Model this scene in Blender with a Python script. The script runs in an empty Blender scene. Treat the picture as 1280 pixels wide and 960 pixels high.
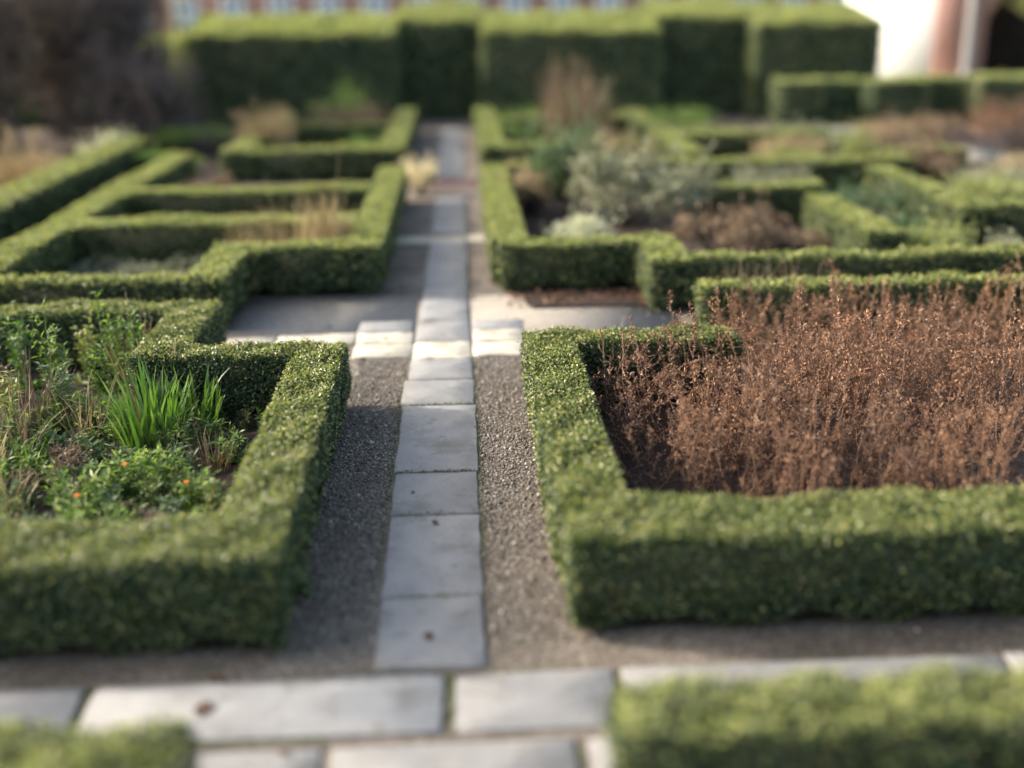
import bpy, math
import numpy as np
from mathutils import Matrix, Vector

S = bpy.context.scene
C = S.collection
rng = np.random.default_rng(11)
R = math.radians
PI = math.pi

# ------------------------------------------------------------------ mesh helpers
class Soup:
    """collects triangles and quads and links them as ONE mesh object"""
    def __init__(s):
        s.v, s.t, s.q, s.n = [], [], [], 0

    def add(s, V, T=None, Q=None):
        V = np.asarray(V, np.float32).reshape(-1, 3)
        if T is not None and len(T): s.t.append(np.asarray(T, np.int64).reshape(-1, 3) + s.n)
        if Q is not None and len(Q): s.q.append(np.asarray(Q, np.int64).reshape(-1, 4) + s.n)
        s.v.append(V); s.n += len(V)
        return s

    def mesh(s, name, mats, smooth=False):
        me = bpy.data.meshes.new(name)
        V = np.concatenate(s.v) if s.v else np.zeros((0, 3), np.float32)
        T = np.concatenate(s.t) if s.t else np.zeros((0, 3), np.int64)
        Q = np.concatenate(s.q) if s.q else np.zeros((0, 4), np.int64)
        me.vertices.add(len(V)); me.vertices.foreach_set('co', V.ravel())
        idx = np.concatenate([T.ravel(), Q.ravel()]).astype(np.int32)
        me.loops.add(len(idx)); me.loops.foreach_set('vertex_index', idx)
        tot = np.concatenate([np.full(len(T), 3), np.full(len(Q), 4)]).astype(np.int32)
        st = np.concatenate([[0], np.cumsum(tot)[:-1]]).astype(np.int32) if len(tot) else tot
        me.polygons.add(len(tot)); me.polygons.foreach_set('loop_start', st)
        me.update(calc_edges=True)
        if smooth: me.polygons.foreach_set('use_smooth', np.ones(len(tot), bool))
        me.materials.append(mats)
        return me

    def build(s, name, mat, parent=None, smooth=False):
        o = bpy.data.objects.new(name, s.mesh(name, mat, smooth))
        C.objects.link(o)
        if parent is not None: o.parent = parent
        return o


def nrm(a):
    return a / np.maximum(np.linalg.norm(a, axis=-1, keepdims=True), 1e-9)


def box(s, x0, x1, y0, y1, z0, z1):
    v = [(x0, y0, z0), (x1, y0, z0), (x1, y1, z0), (x0, y1, z0), (x0, y0, z1), (x1, y0, z1), (x1, y1, z1), (x0, y1, z1)]
    s.add(v, Q=[(0, 3, 2, 1), (4, 5, 6, 7), (0, 1, 5, 4), (1, 2, 6, 5), (2, 3, 7, 6), (3, 0, 4, 7)])


def leaves(s, P, N, L, W, spread=.8, fold=.3, along=None, r=None):
    """n small folded leaves (two triangles each) at P, facing about N"""
    r = r or rng
    n = len(P)
    if n == 0: return
    N = nrm(N + spread * r.normal(size=(n, 3)))
    A = r.normal(size=(n, 3)) if along is None else along + .5 * r.normal(size=(n, 3))
    T = nrm(A - (A * N).sum(1, keepdims=True) * N)
    T = nrm(T + .35 * N * r.random((n, 1)))
    B = np.cross(N, T)
    k = r.uniform(.7, 1.25, (n, 1))
    l, w = L * k, W * k
    V = np.stack([P, P + T * l * .45 + B * w * .5 + N * w * fold, P + T * l, P + T * l * .45 - B * w * .5 + N * w * fold], 1)
    i = np.arange(n)[:, None] * 4
    s.add(V, T=np.concatenate([i + [0, 2, 1], i + [0, 3, 2]]))


def tubes(s, P, rad, sides=4):
    """P (n,K,3) polylines, rad (n,K)"""
    P = np.asarray(P, float); n, K, _ = P.shape
    rad = np.broadcast_to(np.asarray(rad, float), (n, K))
    D = np.gradient(P, axis=1); D = nrm(D)
    ref = np.where(np.abs(D[:, :1, 2:3]) > .8, np.array([[[1., 0, 0]]]), np.array([[[0, 0, 1.]]]))
    U = nrm(np.cross(D, np.broadcast_to(ref, D.shape))); W = np.cross(D, U)
    a = np.arange(sides) * 2 * PI / sides
    V = P[:, :, None] + rad[:, :, None, None] * (np.cos(a)[None, None, :, None] * U[:, :, None] + np.sin(a)[None, None, :, None] * W[:, :, None])
    base = (np.arange(n) * K * sides)[:, None, None] + (np.arange(K - 1) * sides)[None, :, None]
    j = np.arange(sides)[None, None]; j2 = (j + 1) % sides
    Q = np.stack([base + j, base + j2, base + sides + j2, base + sides + j], -1)
    s.add(V, Q=Q.reshape(-1, 4))


def blades(s, P, az, length, width, lean, droop, K=6, r=None):
    """grass or iris blades: strips that start upright, lean by 'lean' and droop"""
    r = r or rng
    n = len(P); t = np.linspace(0, 1, K)[None]
    ang = lean[:, None] + droop[:, None] * t ** 1.5
    seg = length[:, None] / (K - 1)
    dx = np.concatenate([np.zeros((n, 1)), np.cumsum(np.sin(ang[:, 1:]) * seg, 1)], 1)
    dz = np.concatenate([np.zeros((n, 1)), np.cumsum(np.cos(ang[:, 1:]) * seg, 1)], 1)
    H = np.stack([np.cos(az), np.sin(az), 0 * az], 1)
    Sd = np.stack([-np.sin(az), np.cos(az), 0 * az], 1)
    tw = r.uniform(-.7, .7, (n, 1, 1))
    Sd = nrm(Sd[:, None] + tw * H[:, None])
    c = P[:, None] + dx[..., None] * H[:, None] + dz[..., None] * np.array([0, 0, 1.])
    w = width[:, None] * (np.sin(np.clip(t * .85 + .15, 0, 1) * PI) ** .6 * .9 + .1) * np.where(t > .98, .15, 1)
    V = np.stack([c - Sd * w[..., None] / 2, c + Sd * w[..., None] / 2], 2)
    b = (np.arange(n) * K * 2)[:, None] + (np.arange(K - 1) * 2)[None]
    Q = np.stack([b, b + 1, b + 3, b + 2], -1).reshape(-1, 4)
    s.add(V, Q=Q)


def stems(base, top, K=5, wob=.02, r=None):
    r = r or rng
    n = len(base); t = np.linspace(0, 1, K)[None, :, None]
    P = base[:, None] * (1 - t) + top[:, None] * t
    off = np.cumsum(r.normal(size=(n, K, 3)) * wob, 1); off -= off[:, :1]; off[..., 2] *= .3
    bow = r.normal(size=(n, 1, 3)) * wob * 2 * np.array([1, 1, .2])
    return P + off + bow * np.sin(t * PI)


# ------------------------------------------------------------------ materials
def new_mat(name):
    m = bpy.data.materials.new(name); m.use_nodes = True
    nt = m.node_tree; nt.nodes.clear()
    out = nt.nodes.new('ShaderNodeOutputMaterial')
    return m, nt, out


def ramp(nt, fac, cols, interp='LINEAR'):
    cr = nt.nodes.new('ShaderNodeValToRGB'); e = cr.color_ramp.elements
    cr.color_ramp.interpolation = interp
    while len(e) < len(cols): e.new(.5)
    for k, (p, c) in enumerate(cols):
        e[k].position = p; e[k].color = (*c, 1)
    nt.links.new(fac, cr.inputs[0])
    return cr.outputs[0]


def noise(nt, scale, detail=3, rough=.55, coord='Object', out='Fac'):
    tc = nt.nodes.new('ShaderNodeTexCoord')
    n = nt.nodes.new('ShaderNodeTexNoise'); n.inputs['Scale'].default_value = scale
    n.inputs['Detail'].default_value = detail; n.inputs['Roughness'].default_value = rough
    nt.links.new(tc.outputs[coord], n.inputs['Vector'])
    return n.outputs[out]


def mix(nt, fac, a, b, mode='MIX'):
    m = nt.nodes.new('ShaderNodeMix'); m.data_type = 'RGBA'; m.blend_type = mode
    for sock, v in ((m.inputs[0], fac), (m.inputs[6], a), (m.inputs[7], b)):
        if isinstance(v, (int, float)): sock.default_value = v
        elif isinstance(v, tuple): sock.default_value = (*v, 1)
        else: nt.links.new(v, sock)
    return m.outputs[2]


def island(nt):
    return nt.nodes.new('ShaderNodeNewGeometry').outputs['Random Per Island']


def foliage(name, cols, rough=.45, trans=.3, patch=None, patch_scale=2.0, spec=.4, tcol=(1.5, 1.6, .8), vary=None, dead=None):
    """leaf material: a random colour per leaf, broader patches of a second colour, some light let through"""
    m, nt, out = new_mat(name)
    n = len(cols)
    c = ramp(nt, island(nt), [(k / max(n - 1, 1), col) for k, col in enumerate(cols)])
    if patch:
        f = ramp(nt, noise(nt, patch_scale, 2), [(.42, (0, 0, 0)), (.68, (1, 1, 1))])
        mm = nt.nodes.new('ShaderNodeMath'); mm.operation = 'MULTIPLY'; mm.inputs[1].default_value = .65
        nt.links.new(f, mm.inputs[0])
        c = mix(nt, mm.outputs[0], c, patch)
    if dead:
        f = ramp(nt, noise(nt, 3.3, 4, .6), [(.64, (0, 0, 0)), (.74, (.75, .75, .75))])
        c = mix(nt, f, c, dead)
    if vary:
        oi = nt.nodes.new('ShaderNodeObjectInfo')
        c = mix(nt, 1.0, c, ramp(nt, oi.outputs['Random'], vary), 'MULTIPLY')
    p = nt.nodes.new('ShaderNodeBsdfPrincipled')
    p.inputs['Roughness'].default_value = rough; p.inputs['Specular IOR Level'].default_value = spec
    nt.links.new(c, p.inputs['Base Color'])
    if trans > 0:
        tb = nt.nodes.new('ShaderNodeBsdfTranslucent')
        nt.links.new(mix(nt, 1.0, c, tcol, 'MULTIPLY'), tb.inputs[0])
        ms = nt.nodes.new('ShaderNodeMixShader'); ms.inputs[0].default_value = trans
        nt.links.new(p.outputs[0], ms.inputs[1]); nt.links.new(tb.outputs[0], ms.inputs[2])
        nt.links.new(ms.outputs[0], out.inputs[0])
    else:
        nt.links.new(p.outputs[0], out.inputs[0])
    return m


def surface(name, c, rough=.8, bump=None, dist=.01, spec=.3):
    """c: function(nt) -> colour socket, or a tuple"""
    m, nt, out = new_mat(name)
    p = nt.nodes.new('ShaderNodeBsdfPrincipled'); p.inputs['Roughness'].default_value = rough
    p.inputs['Specular IOR Level'].default_value = spec
    if callable(c): nt.links.new(c(nt), p.inputs['Base Color'])
    else: p.inputs['Base Color'].default_value = (*c, 1)
    if bump:
        b = nt.nodes.new('ShaderNodeBump'); b.inputs['Distance'].default_value = dist; b.inputs['Strength'].default_value = .8
        nt.links.new(bump(nt), b.inputs['Height']); nt.links.new(b.outputs[0], p.inputs['Normal'])
    nt.links.new(p.outputs[0], out.inputs[0])
    return m


def voro(nt, scale, feat='F1', out='Distance'):
    tc = nt.nodes.new('ShaderNodeTexCoord'); v = nt.nodes.new('ShaderNodeTexVoronoi'); v.feature = feat
    v.inputs['Scale'].default_value = scale; nt.links.new(tc.outputs['Object'], v.inputs['Vector'])
    return v.outputs[out]


def gravel_col(nt):
    vc = voro(nt, 95, out='Color')
    sep = nt.nodes.new('ShaderNodeSeparateColor'); nt.links.new(vc, sep.inputs[0])
    c = ramp(nt, sep.outputs[0], [(0, (.08, .062, .05)), (.45, (.168, .138, .112)), (.8, (.24, .204, .168)), (1, (.37, .33, .28))])
    f = ramp(nt, noise(nt, 1.7, 5), [(.36, (0, 0, 0)), (.66, (1, 1, 1))])
    c = mix(nt, f, c, mix(nt, .7, c, (.06, .05, .038)))
    f2 = ramp(nt, noise(nt, 3.1, 4), [(.6, (0, 0, 0)), (.75, (.5, .5, .5))])
    return mix(nt, f2, c, (.07, .085, .035))


def soil_col(nt):
    return ramp(nt, noise(nt, 26, 6, .7), [(.3, (.018, .012, .010)), (.55, (.045, .031, .025)), (.75, (.085, .062, .05))])


def slab_col(tint):
    def f(nt):
        base = ramp(nt, island(nt), [(0, tuple(t * .84 for t in tint)), (1, tuple(t * 1.1 for t in tint))])
        n1 = ramp(nt, noise(nt, 6, 6, .65), [(.3, (.84, .83, .82)), (.7, (1.07, 1.07, 1.06))])
        c = mix(nt, 1.0, base, n1, 'MULTIPLY')
        st = ramp(nt, noise(nt, 2.3, 4, .6), [(.54, (0, 0, 0)), (.70, (.55, .55, .55))])
        c = mix(nt, st, c, (.10, .092, .072))
        ed = ramp(nt, noise(nt, 9, 5, .7), [(.57, (0, 0, 0)), (.66, (.7, .7, .7))])
        c = mix(nt, ed, c, (.16, .155, .12))
        sp = ramp(nt, noise(nt, 55, 2, .5), [(.67, (0, 0, 0)), (.71, (.8, .8, .8))])
        c = mix(nt, sp, c, (.07, .066, .06))
        s2 = ramp(nt, noise(nt, 130, 2, .5), [(.66, (0, 0, 0)), (.70, (.7, .7, .7))])
        return mix(nt, s2, c, (.05, .047, .043))
    return f


M_gravel = surface('gravel', gravel_col, .9, lambda nt: voro(nt, 95), .006)
M_soil = surface('soil', soil_col, .95, lambda nt: noise(nt, 30, 6, .7), .03)
M_slab = surface('grey_slab', slab_col((.26, .26, .262)), .75, lambda nt: noise(nt, 40, 5, .6), .003)
M_pale = surface('pale_slab', slab_col((.55, .50, .41)), .8, lambda nt: noise(nt, 40, 5, .6), .003)
M_dark_strip = surface('dark_red_brown', lambda nt: ramp(nt, noise(nt, 9, 4), [(.3, (.05, .03, .032)), (.7, (.11, .06, .055))]), .85)
M_pebble = surface('pebble', lambda nt: ramp(nt, island(nt), [(0, (.06, .052, .044)), (.4, (.162, .134, .108)), (.75, (.24, .206, .17)), (.93, (.34, .315, .285)), (1, (.5, .47, .43))]), .8)

BOX_A = [(.005, .018, .008), (.010, .031, .013), (.019, .050, .019), (.034, .074, .027), (.062, .102, .036), (.11, .13, .055)]
M_box = foliage('box_leaf', BOX_A, .38, .14, (.045, .07, .018), 2.6, .5, dead=(.10, .075, .04))
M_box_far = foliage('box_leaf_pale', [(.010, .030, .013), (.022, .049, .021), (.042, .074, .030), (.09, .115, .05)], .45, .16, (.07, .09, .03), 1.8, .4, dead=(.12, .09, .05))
M_yew = foliage('yew_leaf', [(.022, .050, .038), (.04, .076, .05), (.06, .098, .058), (.09, .12, .066)], .5, .1, (.06, .075, .045), 1.3, .3)
M_yew_lit = foliage('sunlit_yew_leaf', [(.30, .35, .12), (.42, .45, .17), (.54, .53, .25)], .55, .3)  # sunlight on the yew tops put into the leaf colour
M_box_lit = foliage('sunlit_box_leaf', [(.09, .13, .032), (.16, .20, .05), (.26, .275, .08), (.40, .375, .16)], .34, .25, spec=.6, dead=(.16, .12, .06))  # pale leaves that paint sunlight onto the box hedges
M_box_lit_far = foliage('sunlit_box_leaf_pale', [(.21, .25, .08), (.32, .345, .12), (.46, .46, .20)], .45, .3, dead=(.18, .14, .08))
M_twig = surface('hedge_twig', lambda nt: ramp(nt, noise(nt, 40, 4), [(.35, (.010, .009, .007)), (.7, (.035, .032, .02))]), .95)
M_dry_stem = foliage('dry_stem', [(.08, .044, .029), (.175, .10, .063), (.31, .20, .13)], .75, 0)
M_dry_head = foliage('dry_seed_head', [(.055, .030, .022), (.18, .093, .058), (.34, .20, .128), (.60, .43, .30)], .8, .35, tcol=(1.2, 1.1, .95), vary=[(0, (.55, .56, .62)), (.5, (.95, .93, .95)), (.8, (1.15, 1.05, .95)), (1, (.8, .85, 1.0))])
M_straw = foliage('straw', [(.20, .15, .085), (.32, .26, .16), (.46, .38, .25)], .7, .2, tcol=(1.1, 1, .8))
M_lush = foliage('lush_leaf', [(.045, .095, .025), (.08, .145, .038), (.13, .205, .06)], .42, .35, spec=.5, tcol=(1.4, 1.7, .6))
M_herb = foliage('herb_leaf', [(.045, .095, .03), (.085, .155, .045), (.14, .21, .06), (.23, .28, .09)], .55, .38)
M_herb_blue = foliage('blue_green_leaf', [(.05, .09, .05), (.08, .13, .072), (.125, .175, .10)], .6, .3)
M_orange = foliage('orange_petal', [(.75, .20, .015), (.85, .30, .02)], .5, .25, tcol=(1.1, 1, .6))
M_grey_leaf = foliage('grey_leaf', [(.14, .15, .105), (.21, .22, .16), (.31, .31, .235)], .7, .2)
M_fresh = foliage('fresh_herb_leaf', [(.06, .12, .035), (.11, .19, .05), (.18, .26, .07), (.28, .33, .11)], .5, .4)
M_lime = foliage('lime_leaf', [(.15, .18, .065), (.23, .26, .10), (.33, .34, .15)], .5, .3)
M_pale_flower = foliage('pale_flower', [(.42, .43, .36), (.55, .55, .46)], .7, .25)
M_tan = foliage('tan_blade', [(.22, .17, .095), (.34, .27, .155), (.46, .38, .24)], .7, .25, tcol=(1.1, 1, .7))
M_brown = foliage('brown_blade', [(.13, .09, .06), (.21, .15, .10), (.29, .22, .15)], .75, .2, tcol=(1.1, 1, .8))
M_bare = foliage('bare_twig', [(.06, .048, .05), (.10, .08, .08), (.15, .12, .11)], .8, 0)
M_bare_leaf = foliage('withered_leaf', [(.075, .06, .066), (.115, .092, .096), (.17, .135, .125)], .8, .15)
M_bare_tan = foliage('withered_tan_leaf', [(.11, .08, .065), (.18, .14, .11), (.26, .20, .15)], .8, .15)
M_moss = foliage('moss', [(.07, .11, .02), (.12, .17, .03)], .8, .1)
M_deadleaf = surface('fallen_leaf', lambda nt: ramp(nt, noise(nt, 60, 3), [(.3, (.05, .032, .024)), (.7, (.12, .072, .045))]), .8)


def brick_col(nt):
    tc = nt.nodes.new('ShaderNodeTexCoord'); mp = nt.nodes.new('ShaderNodeMapping')
    mp.inputs['Rotation'].default_value = (R(90), 0, 0)
    nt.links.new(tc.outputs['Object'], mp.inputs[0])
    b = nt.nodes.new('ShaderNodeTexBrick'); b.inputs['Scale'].default_value = 1.0
    b.inputs['Brick Width'].default_value = .225; b.inputs['Row Height'].default_value = .075; b.inputs['Mortar Size'].default_value = .008
    b.inputs['Color1'].default_value = (.50, .24, .20, 1); b.inputs['Color2'].default_value = (.38, .17, .155, 1); b.inputs['Mortar'].default_value = (.55, .48, .43, 1)
    nt.links.new(mp.outputs[0], b.inputs[0])
    return b.outputs[0]


M_brick = surface('red_brick', brick_col, .85)
M_white = surface('white_render', lambda nt: ramp(nt, noise(nt, 1.2, 5), [(.3, (.79, .81, .84)), (.7, (.84, .86, .89))]), .8)
M_paint = surface('white_paint', (.78, .78, .77), .5)
M_glass = surface('window_pane', (.30, .33, .38), .12, spec=.8)
M_pipe = surface('grey_pipe', (.42, .40, .40), .5)
M_sill = surface('stone_sill', lambda nt: ramp(nt, noise(nt, 8, 4), [(.3, (.42, .36, .31)), (.7, (.55, .48, .42))]), .8)
M_recess = surface('dark_recess', lambda nt: ramp(nt, noise(nt, 3, 4), [(.3, (.03, .022, .026)), (.7, (.07, .055, .05))]), .9)
M_tile = surface('roof_tile', lambda nt: ramp(nt, noise(nt, 6, 4), [(.3, (.12, .07, .06)), (.7, (.2, .11, .09))]), .85)


# ------------------------------------------------------------------ scene-tree helpers
def tag(o, label=None, cat=None, group=None, kind=None):
    if label: o['label'] = label
    if cat: o['category'] = cat
    if group: o['group'] = group
    if kind: o['kind'] = kind
    return o


def thing(name, label, cat, loc=(0, 0, 0), rz=0., group=None):
    o = bpy.data.objects.new(name, None); C.objects.link(o)
    o.empty_display_size = .1
    o.location = loc; o.rotation_euler = (0, 0, rz)
    return tag(o, label, cat, group)


def copy_tree(root, loc, rz=0., scale=1., label=None, group=None):
    r = root.copy(); C.objects.link(r); r.location = loc; r.rotation_euler = (0, 0, rz); r.scale = (scale,) * 3
    if label: r['label'] = label
    if group: r['group'] = group
    for ch in root.children:
        c = ch.copy(); C.objects.link(c); c.parent = r
        for g in ch.children:
            d = g.copy(); C.objects.link(d); d.parent = c
    return r


# ------------------------------------------------------------------ ground, soil, paths
g = Soup(); Lg = 400
g.add([(-Lg, -Lg, 0), (Lg, -Lg, 0), (Lg, Lg, 0), (-Lg, Lg, 0)], Q=[(0, 1, 2, 3)])
tag(g.build('ground', M_gravel), kind='structure')


def soil_patch(x0, x1, y0, y1, name='soil_bed', mat=None, z=.012, lump=.025, step=.06):
    nx, ny = max(2, int((x1 - x0) / step)), max(2, int((y1 - y0) / step))
    X, Y = np.meshgrid(np.linspace(x0, x1, nx), np.linspace(y0, y1, ny))
    Z = z + lump * (rng.random(X.shape) * .6 + .4 * np.abs(np.sin(X * 5.1 + 1.3 * Y) * np.cos(Y * 4.3 - X)))
    i = np.arange(nx * ny).reshape(ny, nx)
    s = Soup(); s.add(np.stack([X, Y, Z], -1), Q=np.stack([i[:-1, :-1], i[:-1, 1:], i[1:, 1:], i[1:, :-1]], -1))
    return tag(s.build(name, mat or M_soil, smooth=True), kind='structure')


for a in [(-5.2, -1.1, 4.75, 8.7), (.7, 6.2, 4.8, 8.95), (-2.3, -1.0, 11.0, 16.2), (.6, 6.8, 10.2, 16.4),
          (-9, -1, 18.5, 25.5), (.6, 12, 18.5, 25.5), (-12, -4.9, 11, 25.5)]:
    soil_patch(*a, step=.06 if a[2] < 9 else .2)
soil_patch(-.83, .42, 17.3, 18.2, step=.1, lump=.01, z=.006, name='dark_strip', mat=M_dark_strip)  # dark red-brown strip across the far path


def slab(s, x0, x1, y0, y1, z=.016):
    """one worn paving slab with chamfered, slightly uneven edges"""
    n = 7
    j = lambda: rng.normal() * .006
    c = [(x0 + j(), y0 + j()), (x1 + j(), y0 + j()), (x1 + j(), y1 + j()), (x0 + j(), y1 + j())]
    ring = []
    for k in range(4):
        p, q = np.array(c[k]), np.array(c[(k + 1) % 4])
        for t in np.linspace(0, 1, n)[:-1]:
            ring.append(p + (q - p) * t + rng.normal(size=2) * .003)
    ring = np.array(ring); m = len(ring); cen = ring.mean(0)
    z = z + rng.normal() * .003
    tx, ty = rng.normal() * .002, rng.normal() * .002
    zz = lambda r: z + (r[:, 0] - cen[0]) * tx + (r[:, 1] - cen[1]) * ty
    inn = cen + (ring - cen) * (1 - .007 / np.maximum(np.abs(ring - cen).max(0), .1))
    V = np.concatenate([np.c_[ring, np.full(m, -.03)], np.c_[ring, zz(ring) - .005], np.c_[inn, zz(inn)], [[*cen, z]]])
    i = np.arange(m); i2 = (i + 1) % m
    Q = np.concatenate([np.stack([i, i2, m + i2, m + i], 1), np.stack([m + i, m + i2, 2 * m + i2, 2 * m + i], 1)])
    T = np.stack([2 * m + i, 2 * m + i2, np.full(m, 3 * m)], 1)
    s.add(V, T=T, Q=Q)


cp = Soup()
ys = [4.245, 4.87, 5.80, 6.40, 7.61, 8.17, 8.69]
edges = [(-.435, .055), (-.435, .06), (-.45, .06), (-.455, .065), (-.47, .055), (-.435, .06)]
for k in range(6):
    slab(cp, edges[k][0], edges[k][1], ys[k] + .008, ys[k + 1] - .008)
ys2 = [9.17, 9.83, 10.25, 11.1, 12.1, 13.25]
for k in range(5): slab(cp, -.42 + .01 * k, .05, ys2[k] + .008, ys2[k + 1] - .008)
for a, b in [(13.62, 14.5), (14.5, 15.4), (15.4, 16.4), (18.4, 19.5), (19.5, 20.6), (20.6, 21.8), (21.8, 23), (23, 24.2), (24.2, 25.4)]:
    slab(cp, -.37, .08, a + .01, b - .01)
for x0, x1 in [(-3.1, -1.655), (-1.615, -.125), (-.075, .61), (.65, 2.32), (2.36, 4.2)]: slab(cp, x0, x1, 3.80, 4.20)
for x0, x1 in [(-2.6, -1.25), (-1.21, -.60), (-.56, .39), (.435, 1.2), (1.24, 2.6)]: slab(cp, x0, x1, 3.14, 3.725)
for x0, x1 in [(-2.5, -.9), (-.86, .3), (.34, 1.7)]: slab(cp, x0, x1, 2.45, 3.09)
slab(cp, -.93, -.45, 9.50, 9.83); slab(cp, .08, .53, 9.50, 9.83)
tag(cp.build('path', M_slab), kind='structure')
pp = Soup()
slab(pp, -.425, .05, 8.70, 9.155)
slab(pp, -.93, -.445, 8.78, 9.13); slab(pp, .075, .50, 8.76, 9.12)
slab(pp, -1.62, -.94, 9.17, 9.47); slab(pp, -2.35, -1.64, 9.17, 9.45); slab(pp, -.93, -.445, 9.17, 9.47); slab(pp, .08, .52, 9.16, 9.47)
slab(pp, -.86, -.40, 13.28, 13.60); slab(pp, -.385, .06, 13.28, 13.6); slab(pp, .075, .34, 13.28, 13.6)
tag(pp.build('cross_path', M_pale), kind='structure')
# pale path strips that show between the beds on the far right; at the crossing, sunlight painted as paler gravel
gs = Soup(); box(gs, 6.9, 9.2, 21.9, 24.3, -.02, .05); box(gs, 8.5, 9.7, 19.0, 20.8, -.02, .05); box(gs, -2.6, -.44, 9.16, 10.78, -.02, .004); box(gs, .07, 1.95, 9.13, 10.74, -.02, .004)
tag(gs.build('gravel_walk', surface('pale_and_sunlit_gravel', lambda nt: ramp(nt, noise(nt, 90, 4), [(.3, (.16, .145, .125)), (.5, (.24, .22, .195)), (.7, (.36, .335, .30))]), .9, lambda nt: voro(nt, 95), .006)), kind='structure')

lw = Soup(); box(lw, -60, 60, 30.2, 47.9, -.02, .02)
tag(lw.build('lawn', surface('lawn', lambda nt: ramp(nt, noise(nt, 8, 5), [(.3, (.04, .07, .02)), (.7, (.08, .12, .035))]), .9)), kind='structure')
# loose pebbles on the gravel by the path
n = 42000
px = np.where(rng.random(n) < .5, rng.uniform(-.86, -.44, n), rng.uniform(.06, .46, n))
py = 4.25 + 4.9 * rng.random(n) ** .8
px = np.where((py < 4.45) & (rng.random(n) < .7), rng.uniform(-2.2, 2.6, n), px)
extra = rng.random(n) < .12
px = np.where(extra, rng.uniform(-2.2, 2.0, n), px); py = np.where(extra, rng.uniform(9.2, 10.8, n), py)
sz = rng.gamma(3, .0013, n) + .002
ok = ~((px > -.47) & (px < .07)); px, py, sz = px[ok], py[ok], sz[ok]; n = len(px)
V0 = np.array([(1, 0, 0), (-1, 0, 0), (0, 1, 0), (0, -1, 0), (0, 0, 1), (0, 0, -1.)])
F0 = np.array([(0, 2, 4), (2, 1, 4), (1, 3, 4), (3, 0, 4), (2, 0, 5), (1, 2, 5), (3, 1, 5), (0, 3, 5)])
a = rng.uniform(0, 2 * PI, n)
sc = sz[:, None] * rng.uniform(.6, 1.3, (n, 3)); sc[:, 2] *= .7
V = V0[None] * sc[:, None] * rng.uniform(.75, 1.25, (n, 6, 1))
V = np.stack([V[..., 0] * np.cos(a)[:, None] - V[..., 1] * np.sin(a)[:, None], V[..., 0] * np.sin(a)[:, None] + V[..., 1] * np.cos(a)[:, None], V[..., 2]], -1)
V += np.stack([px, py, sz * .35], -1)[:, None]
pb = Soup(); pb.add(V, T=(F0[None] + (np.arange(n) * 6)[:, None, None]).reshape(-1, 3))
tag(pb.build('gravel', M_pebble), kind='stuff')

# moss in the joints and along the slab edges
ms = Soup(); P = []
for y, x0, x1, k in [(6.40, -.44, .05, 160), (7.61, -.46, .04, 120), (4.87, -.4, .06, 90), (8.73, -.9, -.8, 60), (3.76, -1.3, -.6, 260), (4.22, -.9, .5, 160), (5.8, -.42, .05, 60)]:
    P.append(np.c_[rng.uniform(x0, x1, k), y + rng.normal(0, .008, k), np.full(k, .02)])
for x, y0, y1, k in [(-.1, 3.8, 4.2, 160), (.41, 3.15, 3.7, 120), (.63, 3.8, 4.2, 90), (-.47, 4.9, 8.6, 500), (.075, 4.9, 8.6, 420), (-1.635, 3.8, 4.2, 120)]:
    P.append(np.c_[x + rng.normal(0, .012, k), rng.uniform(y0, y1, k), np.full(k, .012)])
P = np.concatenate(P)
leaves(ms, P, np.tile([0, 0, 1.], (len(P), 1)), .012, .008, 1.2)
tag(ms.build('moss', M_moss), kind='stuff')


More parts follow.
